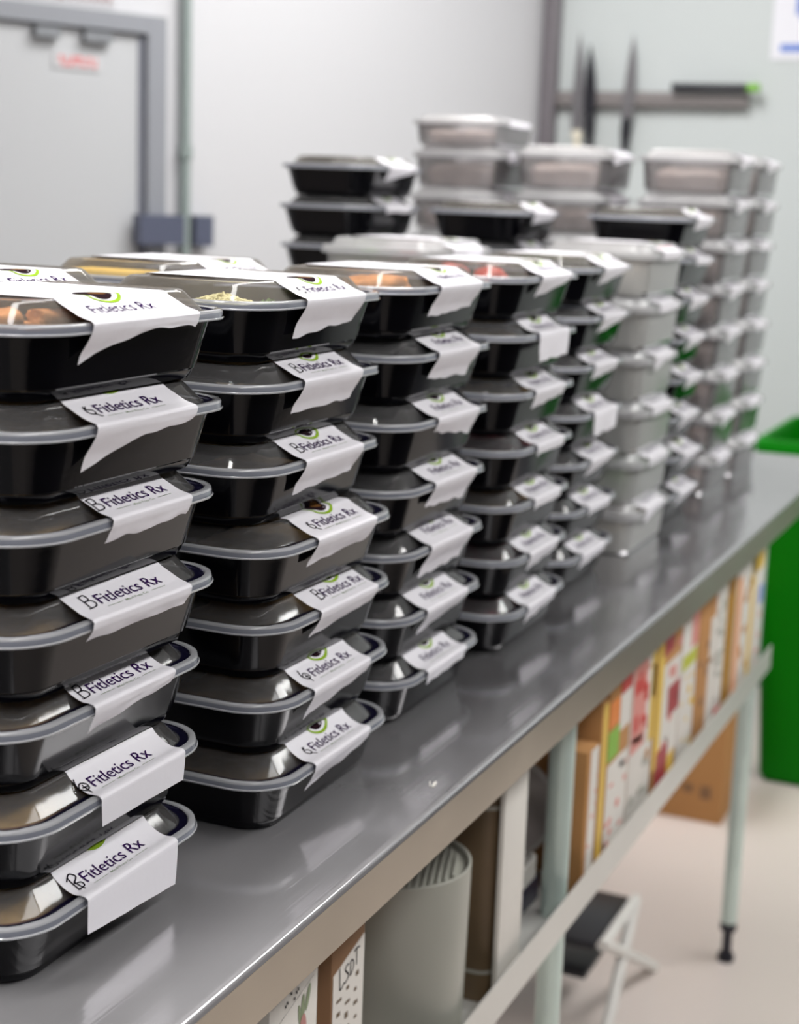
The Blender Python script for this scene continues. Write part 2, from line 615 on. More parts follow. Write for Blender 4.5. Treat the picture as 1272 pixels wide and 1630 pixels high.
def grim(b):
    loft(b, [rr(.2405, .2755, .035, .78, 5), rr(.252, .287, .04, .78, 5), rr(.254, .289, .04, .815, 5), rr(.248, .283, .04, .828, 5), rr(.236, .271, .03, .828, 5), rr(.233, .268, .03, .811, 5)])


simple('rim', grim, GREENB, gb)
simple('base', lambda b: box(b, -.19, .19, -.21, .21, 0, .0118, 0, .002), GREENB, gb)

cb = empty('cardboard_box', (2.53, 0.434, FLOOR))
tag(cb, 'brown cardboard box standing on the floor behind the table leg', 'box')
simple('carton', lambda b: box(b, -.13, .13, -.215, .2, 0, .45, 0, .002), CARD, cb)


def cbprint(b):
    for k in range(5):
        box(b, -.1312, -.1304, -.19 + k * .04, -.165 + k * .04, .055 + .01 * (k % 2), .085)


simple('print', cbprint, CARDD, cb)


def flap(b):
    box(b, -.129, .129, -.214, -.01, .4502, .454)
    box(b, -.129, .129, -.006, .199, .4502, .454)


simple('lid_flap', flap, CARD, cb)

# step stool with two black treads
st = empty('step_stool', (1.50, 0.33, FLOOR))
tag(st, 'low step stool with black treads and pale frame under the table', 'step stool')
simple('tread', lambda b: box(b, -.15, .045, -.135, .12, .176, .190, 0, .003), HANDLE, st)
simple('tread', lambda b: box(b, -.07, .070, -.100, .12, .080, .094, 0, .003), HANDLE, st)
for sy in (-.147, .132):
    def sf(b):
        cyl(b, (.045, sy, .188), (-.15, sy - .01, .008), .010, seg=12)
        cyl(b, (-.14, sy, .188), (.17, sy - .01, .008), .010, seg=12)
        cyl(b, (.045, sy, .188), (-.15, sy, .188), .009, seg=12)
    simple('side_frame', sf, TRAYM, st)

# added unseen dark counter across the aisle, keeps reflections in the black containers dark
dc = empty('added_dark_counter', (1.1, -1.65, FLOOR))
tag(dc, 'added unseen dark grey counter across the aisle, darkens reflections in black containers', 'counter')
simple('added_cabinet', lambda b: box(b, -2.3, 2.3, -.6, .60, .0005, .86, 0, .004), mat('added_dark_cabinet', (.02, .02, .022), .5), dc)
simple('added_worktop', lambda b: box(b, -2.32, 2.32, -.62, .63, .8605, .90, 0, .004), mat('added_dark_worktop', (.05, .05, .05), .4), dc)

# ------------------------------------------------------------------ the steel work table
TX0, TX1, TY1 = -1.15, 2.14, 0.76
table = empty('work_table', (0.5, 0.38, FLOOR))
tag(table, 'long stainless steel work table with lower shelf, carrying the meal stacks', 'table')


def at_table(name, fn, m, smooth=0.6):
    o = simple(name, fn, m, smooth=smooth)
    o.parent = table
    o.matrix_parent_inverse = Matrix.Translation(-table.location)
    return o


def ttop(b):
    # rounded front nosing profile in (y, z), extruded along X
    prof = [(TY1, -.0015), (.0065, -.0015 + .0015), (.0045, -.0002), (.0025, -.0008), (.0010, -.0020), (.0002, -.0036), (0, -.006)]
    prof[0] = (TY1, 0)
    back = [(.0015, -.006), (.004, -.003), (TY1, -.003)]
    pts = prof + back
    a = [b.verts.new((TX0, y, z)) for y, z in pts]
    c = [b.verts.new((TX1, y, z)) for y, z in pts]
    n = len(pts)
    for i in range(n):
        b.faces.new((a[i], a[(i + 1) % n], c[(i + 1) % n], c[i]))
    b.faces.new(a)
    b.faces.new(list(reversed(c)))


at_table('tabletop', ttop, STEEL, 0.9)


def tfascia(b):
    box(b, TX0, TX1, 0, .0015, -.043, -.0062)
    box(b, TX0, TX1, 0.0016, .014, -.043, -.0415)
    box(b, TX1 - .0015, TX1, .0016, TY1, -.043, -.0032)
    box(b, TX0, TX0 + .0015, .0016, TY1, -.043, -.0032)
    box(b, TX0, TX1, TY1 - .0015, TY1, -.043, -.0032)


at_table('fascia', tfascia, STEELF)
SZ, SY = -.2887, .0375


def shelf(b):
    box(b, TX0 + .15, TX1 - .33, SY, SY + .002, SZ - .042, SZ)
    box(b, TX0 + .15, TX1 - .33, SY + .002, TY1 - .05, SZ - .040, SZ - .038)
    box(b, TX0 + .15, TX1 - .33, TY1 - .05, TY1 - .048, SZ - .042, SZ)


at_table('shelf', shelf, RAILM)
for lx, ly in ((.685, .0625), (1.775, .0665), (-.9, .0625), (.685, .66), (1.775, .66), (-.9, .66)):
    e = at_table('leg', lambda b: cyl(b, (lx, ly, FLOOR + .06), (lx, ly, -.0035), .0145, seg=28), LEGM)
    e['label'] = 'galvanised pale green-grey table leg'

    def ft(b):
        cyl(b, (lx, ly, FLOOR + .012), (lx, ly, FLOOR + .0598), .009, seg=20)
        cyl(b, (lx, ly, FLOOR), (lx, ly, FLOOR + .0118), .015, seg=20)
        cyl(b, (lx, ly, FLOOR + .0599), (lx, ly, FLOOR + .075), .0152, seg=20)
    f = at_table('foot', ft, FOOTM)
    f.parent = e
    f.matrix_parent_inverse = Matrix.Identity(4)
    f['label'] = 'black adjustable foot'

# ------------------------------------------------------------------ meal containers
L2, W2, RC = .1115, .0785, .040
PITCHZ = .0575


def ring(inset, z, seg=9, l2=L2, w2=W2, rc=RC):
    return rr(l2 - inset, w2 - inset, max(.008, rc - inset * .75), z, seg)


def body_mesh():
    bm = bmesh.new()
    loft(bm, [ring(i, z) for i, z in ((.026, .004), (.0205, .0055), (.0125, .0385), (.0118, .0424), (.0042, .0424), (.0040, .0386), (.0078, .0378),
                                      (.0092, .0335), (.0162, .0082), (.0176, .0070), (.0184, .0046), (.0205, .0014), (.0235, 0))], True, True)
    return to_mesh(bm, 'container_body', 0.5)


def dome_mesh():
    bm = bmesh.new()
    loft(bm, [ring(i, z) for i, z in ((.0112, .0436), (.0122, .0438), (.0132, .0450), (.0222, .0548), (.0236, .0560), (.0250, .0568), (.0285, .0570), (.0300, .0562), (.0330, .0560))], False, True)
    return to_mesh(bm, 'lid_dome', 0.45)


def rim_mesh():
    bm = bmesh.new()
    loft(bm, [ring(i, z) for i, z in ((.0012, .0392), (.0, .0391), (-.0002, .0399), (.0005, .0404), (.0007, .0436), (.0014, .0449), (.0026, .0453), (.0050, .0452), (.0058, .0444), (.0064, .0437), (.0112, .0436))])
    return to_mesh(bm, 'lid_rim', 0.7)


BODY_ME, DOME_ME, RIM_ME = body_mesh(), dome_mesh(), rim_mesh()
BODY_ME.materials.append(BLACK)
DOME_ME.materials.append(LID)
RIM_ME.materials.append(RIM)
RIM_ME.materials.append(CHANNEL)
RIM_ME.materials.append(RIMLIP)
DOME_TOP_ME = DOME_ME.copy()
DOME_TOP_ME.materials.clear()
DOME_TOP_ME.materials.append(LIDTOP)
for p in RIM_ME.polygons:
    c = p.center
    if p.index // 40 >= 8:
        p.material_index = 1
    elif p.index // 40 == 3:
        p.material_index = 2

# text outlines from Blender's built-in font
_textcache = {}


def text_polys(txt):
    """returns (points, triangles, width, capheight) of flat lettering with unit cap height"""
    if txt in _textcache:
        return _textcache[txt]
    cu = bpy.data.curves.new('lettering', 'FONT')
    cu.body = txt
    cu.size = 1.0
    cu.resolution_u = 3
    cu.offset = 0.002
    ob = bpy.data.objects.new('lettering_tmp', cu)
    scene.collection.objects.link(ob)
    dg = bpy.context.evaluated_depsgraph_get()
    me = bpy.data.meshes.new_from_object(ob.evaluated_get(dg))
    bpy.data.objects.remove(ob)
    bpy.data.curves.remove(cu)
    bm = bmesh.new()
    bm.from_mesh(me)
    bpy.data.meshes.remove(me)
    bmesh.ops.triangulate(bm, faces=bm.faces)
    pts = [(v.co.x, v.co.y) for v in bm.verts]
    bm.verts.index_update()
    tris = [tuple(v.index for v in f.verts) for f in bm.faces]
    bm.free()
    cap = .69
    x0 = min(p[0] for p in pts)
    pts = [((p[0] - x0) / cap, p[1] / cap) for p in pts]
    _textcache[txt] = (pts, tris, max(p[0] for p in pts))
    return _textcache[txt]


class Surf:
    """label surface: u along the container, v = arc length from its middle line over the front rim"""

    def __init__(s, sag, z_top=.05745):
        pts = [(0.0, z_top), (.030, z_top), (.0500, z_top), (.0545, z_top - .0004), (.0575, z_top - .0022 - sag * .0015)]
        pts += [(.0645, .0520 - sag * .0032), (.0710, .0488 - sag * .0022), (.0765, .0470 - sag * .0002), (.0793, .0462), (.0808, .0446)]
        # densify with Catmull-Rom
        out = []
        P = [pts[0]] + pts + [pts[-1]]
        for i in range(1, len(P) - 2):
            for k in range(5):
                t = k / 5
                c = []
                for d in (0, 1):
                    p0, p1, p2, p3 = P[i - 1][d], P[i][d], P[i + 1][d], P[i + 2][d]
                    c.append(.5 * ((2 * p1) + (-p0 + p2) * t + (2 * p0 - 5 * p1 + 4 * p2 - p3) * t * t + (-p0 + 3 * p1 - 3 * p2 + p3) * t ** 3))
                out.append(tuple(c))
        out.append(pts[-1])
        s.p = out
        s.v = [0.0]
        for a, b in zip(out, out[1:]):
            s.v.append(s.v[-1] + math.hypot(b[0] - a[0], b[1] - a[1]))
        s.end = s.v[-1]

    def at(s, v, off=0.0):
        sg = 1
        if v < 0:
            v, sg = -v, -1
        v = min(v, s.end - 1e-6)
        i = 0
        while i < len(s.v) - 2 and s.v[i + 1] < v:
            i += 1
        t = (v - s.v[i]) / max(1e-9, s.v[i + 1] - s.v[i])
        a, b = s.p[i], s.p[i + 1]
        y, z = a[0] + (b[0] - a[0]) * t, a[1] + (b[1] - a[1]) * t
        ty, tz = b[0] - a[0], b[1] - a[1]
        l = math.hypot(ty, tz) or 1
        ny, nz = -tz / l, ty / l
        return -(y + ny * off) * sg, z + nz * off


def flap_pt(d, tuck, start=(.0808, .0446)):
    """point at distance d down the front flap; tuck 0 hangs free, 1 is pressed back to the container wall"""
    free = [(.0808, .0446), (.0811, .036), (.0812, .026), (.0812, .012), (.0812, .0)]
    held = [(.0808, .0446), (.0803, .0405), (.0765, .0340), (.0718, .0270), (.0690, .0190), (.0665, .0100)]

    def walk(pts, d):
        for a, b in zip(pts, pts[1:]):
            l = math.hypot(b[0] - a[0], b[1] - a[1])
            if d <= l or b is pts[-1]:
                t = d / l
                return a[0] + (b[0] - a[0]) * t, a[1] + (b[1] - a[1]) * t
            d -= l
    f, h = walk(free, d), walk(held, d)
    return f[0] + (h[0] - f[0]) * tuck, f[1] + (h[1] - f[1]) * tuck


def stroke(bm, pts, w, put, mi):
    prev = None
    n = len(pts)
    for i, p in enumerate(pts):
        a = pts[max(0, i - 1)]
        b = pts[min(n - 1, i + 1)]
        dx, dy = b[0] - a[0], b[1] - a[1]
        l = math.hypot(dx, dy) or 1
        nx, ny = -dy / l * w / 2, dx / l * w / 2
        cur = (bm.verts.new(put(p[0] + nx, p[1] + ny)), bm.verts.new(put(p[0] - nx, p[1] - ny)))
        if prev:
            f = bm.faces.new((prev[0], prev[1], cur[1], cur[0]))
            f.material_index = mi
        prev = cur


def bez(p, n=8):
    """smooth polyline through points"""
    out = []
    P = [p[0]] + list(p) + [p[-1]]
    for i in range(1, len(P) - 2):
        for k in range(n):
            t = k / n
            out.append(tuple(.5 * ((2 * P[i][d]) + (-P[i - 1][d] + P[i + 1][d]) * t + (2 * P[i - 1][d] - 5 * P[i][d] + 4 * P[i + 1][d] - P[i + 2][d]) * t * t
                                   + (-P[i - 1][d] + 3 * P[i][d] - 3 * P[i + 1][d] + P[i + 2][d]) * t ** 3) for d in (0, 1)))
    out.append(tuple(p[-1]))
    return out


def label_mesh(uc=0.0, hw=.048, sag=.4, ll=.020, lr=.014, tl=1.0, tr=1.0, mid=0.0, skew=0.0, text=True, hand=0, seed=0, detail=True, vshift=0.0, redtext=False, z_top=.05745, tu=0.0, lo=0.0, wave=1.0, rough_edge=.0012):
    """ll, lr: front flap length at the left and right end; tl, tr: how far it is tucked in there"""
    S = Surf(sag, z_top)
    rnd = random.Random(seed)
    bm = bmesh.new()
    nu = 24 if detail else 10
    vb = -S.end
    kn = [S.v[i] for i in range(len(S.v)) if i == 0 or i == len(S.v) - 1 or S.p[i][0] > .048 or i % 5 == 0]
    if not detail:
        kn = [k for i, k in enumerate(kn) if i in (0, len(kn) - 1) or i % 2 == 0]
    vs = [-k for k in reversed(kn)][:-1] + kn
    nf = 10 if detail else 5

    def uu(s, v):
        return uc + s * hw + skew * (v / S.end)
    cols = []
    for i in range(nu + 1):
        s = -1 + 2 * i / nu
        t = (s + 1) / 2
        col = []
        # short back flap
        for k in range(3, 0, -1):
            y, z = flap_pt(.014 * k / 3, .6)
            col.append(Vector((uu(s, -S.end), y, z)))
        for v in vs:
            y, z = S.at(v)
            col.append(Vector((uu(s, v), y, z)))
        ln = ll + (lr - ll) * t + mid * math.sin(PI * t) + rough_edge * noise.noise(Vector((s * 3 + seed, seed * 1.7, 0))) * 2
        ln = max(.003, ln)
        tk = tl + (tr - tl) * t
        for k in range(1, nf + 1):
            q = k / nf
            y, z = flap_pt(ln * q, tk)
            wv = noise.noise(Vector((s * 2.4 + seed * 3.1, q * 1.6, seed))) * .0022 * wave * q * (1.0 - .4 * tk)
            sx = (s * .0 - (1 - t) * .0015 + t * -.002) * q
            rnded = .0015 * q * q * (1 if s < 0 else -1) * (abs(s) ** 8)
            col.append(Vector((uu(s, S.end) + sx + rnded, -(y + wv), z)))
        cols.append([bm.verts.new(p) for p in col])
    for a, b in zip(cols, cols[1:]):
        for k in range(len(a) - 1):
            bm.faces.new((a[k], b[k], b[k + 1], a[k + 1]))
    off = .00040 if detail else .0007

    def put(u, v):
        y, z = S.at(v, off)
        return Vector((uc + u + skew * (v / S.end), y, z))
    E = S.end + vshift
    if text:
        pts, tris, w = text_polys('Fitletics Rx')
        cap = .0088
        sc = .064 / w
        u0 = -.0265 + tu
        base = E - .0126
        tb = bmesh.new()
        tv = [tb.verts.new((p[0] * sc, p[1] * cap, 0)) for p in pts]
        for t3 in tris:
            try:
                tb.faces.new([tv[i] for i in t3])
            except ValueError:
                pass
        for _ in range(3):
            es = [e for e in tb.edges if e.calc_length() > (.0015 if detail else .0035)]
            if es:
                bmesh.ops.subdivide_edges(tb, edges=es, cuts=1)
                bmesh.ops.triangulate(tb, faces=tb.faces)
        mp = {}
        for v in tb.verts:
            mp[v] = bm.verts.new(put(u0 + v.co.x, base - v.co.y))
        for f in tb.faces:
            try:
                bm.faces.new([mp[v] for v in f.verts]).material_index = 6 if redtext else 1
            except ValueError:
                pass
        tb.free()
        if detail:
            pts, tris, w = text_polys('Meal Prep Co')
            sc = .023 / w
            tv = [bm.verts.new(put(u0 + .0195 + p[0] * sc, E - .0080 - p[1] * .0021)) for p in pts]
            for t3 in tris:
                try:
                    bm.faces.new([tv[i] for i in t3]).material_index = 2
                except ValueError:
                    pass
        for a, b in ((u0 + .0015, u0 + .0165), (u0 + .0465, u0 + .0615)):
            stroke(bm, [(a + (b - a) * k / 4, E - .0090) for k in range(5)], .0004, put, 2)
        # avocado mark: green swoosh round a dark halved avocado
        cu, cv = .004 + tu, E - .0372 - lo
        ring_o = []
        ring_i = []
        n = 34
        for k in range(n + 1):
            a = math.radians(-70 + 250 * k / n)
            th = .0024 * math.sin(PI * k / n) ** .5 + .0002
            ring_o.append((cu + .0185 * math.cos(a), cv + .0150 * math.sin(a)))
            ring_i.append((cu + (.0185 - th) * math.cos(a), cv + (.0150 - th) * math.sin(a)))
        pv = None
        for a, b in zip(ring_o, ring_i):
            c = (bm.verts.new(put(*a)), bm.verts.new(put(*b)))
            if pv:
                bm.faces.new((pv[0], pv[1], c[1], c[0])).material_index = 3
            pv = c

        def disc(cu, cv, ru, rv, mi, n=22, rings=3, extra=0.0):
            prev = None
            ctr = bm.verts.new(put(cu, cv) + Vector((0, 0, extra)))
            for r in range(1, rings + 1):
                cur = [bm.verts.new(put(cu + ru * r / rings * math.cos(2 * PI * k / n), cv + rv * r / rings * math.sin(2 * PI * k / n)) + Vector((0, 0, extra))) for k in range(n)]
                for k in range(n):
                    if prev is None:
                        bm.faces.new((ctr, cur[k], cur[(k + 1) % n])).material_index = mi
                    else:
                        bm.faces.new((prev[k], cur[k], cur[(k + 1) % n], prev[(k + 1) % n])).material_index = mi
                prev = cur
        disc(cu - .0015, cv - .0003, .0125, .0110, 4)
        disc(cu + .001, cv + .001, .0062, .0050, 5, 16, 2, .00008)
    if hand:
        hx, hy = -.0375 + tu + rnd.uniform(-.001, .002), E - .0125
        B = [[(0, 0), (.0004, -.005), (.0002, -.011)],
             [(0, -.0105), (.005, -.0112), (.0062, -.0085), (.0045, -.0062), (.0006, -.0058), (.006, -.0055), (.0078, -.0025), (.005, 0), (-.002, .0006)]]
        if hand == 2:
            B = [[(0, .002), (.001, -.010)], [(-.002, -.008), (.004, -.0115), (.0075, -.008), (.002, -.0045), (.0068, -.003), (.0055, .0005), (-.0015, .001)], [(.003, -.006), (.0035, .003)]]
        if hand == 3:
            B = [[(.0015, -.012), (-.001, -.006), (.002, -.001), (.0065, -.002), (.0075, -.0055), (.003, -.0075), (-.001, -.0045)], [(.002, -.004), (.0065, -.0035)], [(.004, -.006), (.0035, .003)]]
        if hand == 4:
            B = [[(.001, -.009), (-.001, -.004), (.0015, -.0005), (.005, -.0015), (.0045, -.0045), (.0005, -.006), (.003, -.0085)], [(.003, -.0012), (.007, .0028)]]
        for s_ in B:
            stroke(bm, [(hx + p[0] + rnd.uniform(-.00015, .00015), hy + p[1]) for p in bez(s_)], .00095, put, 7)
    me = bpy.data.meshes.new('label')
    # keep winding as built, smooth the paper
    bm.to_mesh(me)
    bm.free()
    for p in me.polygons:
        p.use_smooth = p.material_index == 0
    for mm in (PAPER, PURPLE, GREYINK, GREEN_INK, AVO_DARK, AVO_PIT, RED, INK):
        me.materials.append(mm)
    return me


ORD = ['lowest', 'second from the bottom', 'third from the bottom', 'fourth from the bottom', 'fifth from the bottom', 'sixth from the bottom', 'seventh from the bottom', 'eighth from the bottom', 'ninth from the bottom']


def container(x, y, z, rot, label, group, lab_me, name='meal_container', parts=None, top=False):
    e = empty(name, (x, y, z), rot)
    tag(e, label, 'food container', group)
    bm_, dm_, rm_ = parts or (BODY_ME, DOME_ME, RIM_ME)
    b = link('body', bm_, None, e)
    l = link('lid', DOME_TOP_ME if (top and dm_ is DOME_ME) else dm_, None, e)
    r = link('lid_rim', rm_, None, l)
    if lab_me:
        link('label', lab_me, None, e)
    return e


def okey(k, n):
    return 'topmost' if k == n - 1 else ORD[k]


def blab(k, n, where, extra='paper label'):
    return f'black meal container, {okey(k, n)} in {where}'


POS = {1: [[-0.1361, 0.1654, 0.0069], [-0.1334, 0.1673, 0.0052], [-0.1292, 0.1699, -0.0106], [-0.1309, 0.1596, -0.022], [-0.1302, 0.1596, 0.0054], [-0.1285, 0.155, -0.0072], [-0.1261, 0.1563, -0.003]],
       2: [[0.1356, 0.1495, 0.0037], [0.1387, 0.1516, -0.0005], [0.1401, 0.1532, -0.011], [0.132, 0.1509, -0.0155], [0.1276, 0.1607, 0.0076], [0.1343, 0.165, 0.0032], [0.1347, 0.1661, 0.0056]],
       3: [[0.3975, 0.1693, 0.0165], [0.394, 0.1693, -0.0034], [0.3955, 0.1698, -0.0082], [0.3885, 0.1678, -0.0059], [0.3871, 0.1669, 0.0004], [0.3936, 0.1698, 0.0044], [0.3862, 0.1681, 0.0024]],
       4: [[0.6625, 0.1675, 0.0173], [0.6601, 0.1673, 0.015], [0.6549, 0.1663, 0.0117], [0.6507, 0.1645, 0.0037], [0.6475, 0.1654, 0.0036], [0.649, 0.1665, 0.0042], [0.6496, 0.1681, 0.0025]],
       5: [[0.9343, 0.1926, -0.001], [0.9363, 0.1913, -0.002], [0.9358, 0.1915, -0.0018], [0.9403, 0.1916, 0.0004], [0.9417, 0.1934, 0.0037], [0.9484, 0.1908, 0.0031], [0.9402, 0.1901, -0.0018]]}

# label variants, one per container of the three near stacks: uc, ll, lr, tl, tr, mid, sag, hand
LV = {1: [dict(uc=.001, hw=.051, tu=-.007, lo=.006, wave=.2, rough_edge=.0002, ll=.022, lr=.029, tl=.05, tr=.0, sag=1, hand=2), dict(uc=.016, hw=.048, tu=-.011, lo=.012, wave=.2, rough_edge=.0002, ll=.017, lr=.018, tl=.0, tr=.0, sag=1, hand=3), dict(uc=.005, hw=.044, tu=-.002, lo=.006, ll=.017, lr=.006, tl=.8, tr=.9, sag=.7, hand=1, mid=.0),
          dict(uc=.002, hw=.052, tu=-.002, lo=.012, ll=.013, lr=.012, tl=1, tr=.9, sag=.1, hand=1), dict(uc=.008, hw=.044, tu=-.004, lo=.012, ll=.016, lr=.011, tl=1, tr=.7, sag=.2, hand=1), dict(uc=-.002, hw=.053, tu=-.007, lo=.006, ll=.030, lr=.008, tl=1, tr=.8, mid=-.006, sag=.1, hand=4),
          dict(uc=-.006, hw=.056, tu=-.013, ll=.026, lr=.008, tl=1, tr=.5, mid=-.009, sag=.1, hand=0, vshift=.001)],
      2: [dict(uc=-.003, ll=.024, lr=.010, tl=.9, tr=.9, sag=.9, hand=4), dict(uc=-.003, ll=.026, lr=.010, tl=.9, tr=.9, sag=.4, hand=3), dict(uc=.006, tu=.007, ll=.024, lr=.013, tl=1, tr=1, sag=.2, hand=1),
          dict(uc=.004, ll=.024, lr=.018, tl=1, tr=1, sag=.1, hand=4), dict(uc=.0, ll=.028, lr=.022, tl=1, tr=1, sag=.2, hand=1), dict(uc=.0, ll=.027, lr=.024, tl=1, tr=1, sag=.0, hand=1),
          dict(uc=.0, ll=.031, lr=.022, tl=1, tr=1, sag=.0, hand=4, vshift=.002)],
      3: [dict(uc=-.006, ll=.012, lr=.010, tl=.6, tr=.6, sag=.8), dict(uc=-.002, ll=.026, lr=.010, tl=1, tr=1, sag=.3), dict(uc=.0, ll=.032, lr=.030, tl=1, tr=1, sag=.1, vshift=-.004),
          dict(uc=.006, ll=.024, lr=.030, tl=1, tr=1, sag=.2), dict(uc=.004, ll=.012, lr=.026, tl=1, tr=.8, sag=.2), dict(uc=.002, ll=.026, lr=.030, tl=1, tr=1, sag=.0), dict(uc=.002, ll=.030, lr=.024, tl=1, tr=1, sag=.0)]}
WHERE = {1: 'the nearest stack at the left edge', 2: 'the second stack along the front', 3: 'the third stack along the front', 4: 'the fourth stack along the front', 5: 'the fifth stack beside the frosted tubs'}
for s in (1, 2, 3):
    for k in range(7):
        x, y, r = POS[s][k]
        me = label_mesh(seed=s * 10 + k, skew=[.002, -.001, .0015, 0, .001, -.002, 0][k], **{'hw': .049, **LV[s][k]})
        container(x, y, k * PITCHZ, r, blab(k, 7, WHERE[s]), f'meal containers in stack {s} along the table front'.replace(' 1 ', ' one ').replace(' 2 ', ' two ').replace(' 3 ', ' three '), me, top=(k == 6))

MIDLAB = [label_mesh(ll=.020, lr=.012, tl=.7, tr=.7, sag=.6, seed=41, detail=False, uc=-.004), label_mesh(ll=.010, lr=.008, tl=.3, tr=.3, sag=.5, seed=42, detail=False, hw=.044),
          label_mesh(ll=.028, lr=.026, tl=.05, tr=0, sag=.8, seed=43, detail=False), label_mesh(ll=.024, lr=.006, tl=.9, tr=.6, sag=.2, seed=44, detail=False, uc=.004)]
for s, pat in ((4, (0, 0, 1, 1, 0, 2, 3)), (5, (0, 1, 3, 2, 0, 3, 3))):
    for k in range(7):
        x, y, r = POS[s][k]
        container(x, y, k * PITCHZ, r, blab(k, 7, WHERE[s]), 'meal containers in stack %s along the table front' % {4: 'four', 5: 'five'}[s], MIDLAB[pat[k]], top=(k == 6))

# the second row behind and the far black stacks
for (cx, cy, n, where, grp) in ((.015, .335, 7, 'the rear-row stack just behind the nearest stack', 'rear row meal containers, first stack'),
                                (.32, .350, 7, 'the rear-row stack behind the second stack', 'rear row meal containers, second stack'),
                                (1.41, .195, 8, 'the front-row stack beyond the frosted tubs', 'far front row meal containers'),
                                (1.37, .430, 8, 'the rear-row stack in front of clear tubs', 'far rear row meal containers'),
                                (1.28, .628, 9, 'the tallest black stack at the back left', 'far back row meal containers')):
    rnd = random.Random(int(cx * 100))
    for k in range(n):
        if n == 7 and k == 6:
            me = label_mesh(ll=.022, lr=.02, tl=.6, tr=.6, sag=.1, seed=60 + int(cx * 10), uc=.01 if cx > .2 else -.002, hand=4)
        else:
            me = MIDLAB[rnd.choice((0, 1, 3))]
        container(cx + rnd.uniform(-.004, .004), cy + rnd.uniform(-.003, .003), k * PITCHZ, rnd.uniform(-.015, .015), f'black meal container, {okey(k, n)} in {where}', grp, me, top=(k == n - 1))

# ------------------------------------------------------------------ frosted tubs (deeper, square-shouldered)
TL2, TW2, TR, TP = .102, .0785, .026, .069


def tring(inset, z, seg=7):
    return rr(TL2 - inset, TW2 - inset, max(.008, TR - inset * .5), z, seg)


def tub_body():
    bm = bmesh.new()
    loft(bm, [tring(i, z) for i, z in ((.0145, .003), (.0095, .006), (.0055, .050), (.0015, .0505), (.0010, .0530), (.0030, .0515), (.0060, .0490), (.0100, .005), (.0120, .0012), (.0160, 0))], True, True)
    return to_mesh(bm, 'tub_body', .5)


def tub_lid():
    bm = bmesh.new()
    loft(bm, [tring(i, z) for i, z in ((.0, .0500), (.0, .0570), (.0015, .0586), (.0045, .0586), (.0060, .0560), (.0085, .0560), (.0130, .0655), (.0160, .0680), (.0220, .0682), (.0235, .0672))], False, True)
    return to_mesh(bm, 'tub_lid', .5)


def tub_rim():
    bm = bmesh.new()
    loft(bm, [tring(i, z) for i, z in ((.0004, .0494), (-.0006, .0494), (-.0006, .0520), (.0004, .0524))])
    return to_mesh(bm, 'tub_rim', .5)


TB, TLD, TRM = tub_body(), tub_lid(), tub_rim()
TB.materials.append(FROST)
TBC = TB.copy()
TBC.materials.clear()
TBC.materials.append(CLEAR)
TLD.materials.append(FROSTLID)
TRM.materials.append(FROSTLID)


def tub_label(seed, redtext=False, ll=.012, lr=.01):
    me = label_mesh(ll=ll, lr=lr, tl=.3, tr=.3, sag=0, seed=seed, detail=False, hw=.05, redtext=redtext)
    for v in me.vertices:      # seat the strip on the taller tub lid
        zz = v.co.z
        if zz >= .0446:
            v.co.z = .0586 + (zz - .0446) * (.0690 - .0586) / (.05745 - .0446)
        else:
            v.co.z = zz + .0140
    return me


TLAB = [tub_label(71), tub_label(72, ll=.02, lr=.006), tub_label(73, True)]


def contents(name, mats, hx, hy, z0, z1, seed, bumpy=.004, freq=40, label='', cat='food', kind=None, parent_loc=(0, 0, 0), rz=0, group=None):
    bm = bmesh.new()
    nx, ny = 20, 14
    top = []
    for i in range(nx + 1):
        row = []
        for j in range(ny + 1):
            a, b = -1 + 2 * i / nx, -1 + 2 * j / ny
            x = hx * a * (1 - .12 * b * b * abs(a))
            y = hy * b * (1 - .12 * a * a * abs(b))
            e = max(abs(a), abs(b))
            z = z1 + bumpy * noise.noise(Vector((x * freq, y * freq, seed * 7.3))) - (z1 - z0) * .35 * e ** 6
            row.append(bm.verts.new((x, y, z)))
        top.append(row)
    for i in range(nx):
        for j in range(ny):
            bm.faces.new((top[i][j], top[i + 1][j], top[i + 1][j + 1], top[i][j + 1]))
    edge = [top[i][0] for i in range(nx + 1)] + [top[nx][j] for j in range(1, ny + 1)] + [top[i][ny] for i in range(nx - 1, -1, -1)] + [top[0][j] for j in range(ny - 1, 0, -1)]
    low = [bm.verts.new((v.co.x * .90, v.co.y * .88, z0)) for v in edge]
    n = len(edge)
    for i in range(n):
        bm.faces.new((edge[i], low[i], low[(i + 1) % n], edge[(i + 1) % n]))
    bm.faces.new(low)
    o = link(name, to_mesh(bm, name, 1.2), mats, None, parent_loc, rz)
    tag(o, label, cat, group, kind)
    return o


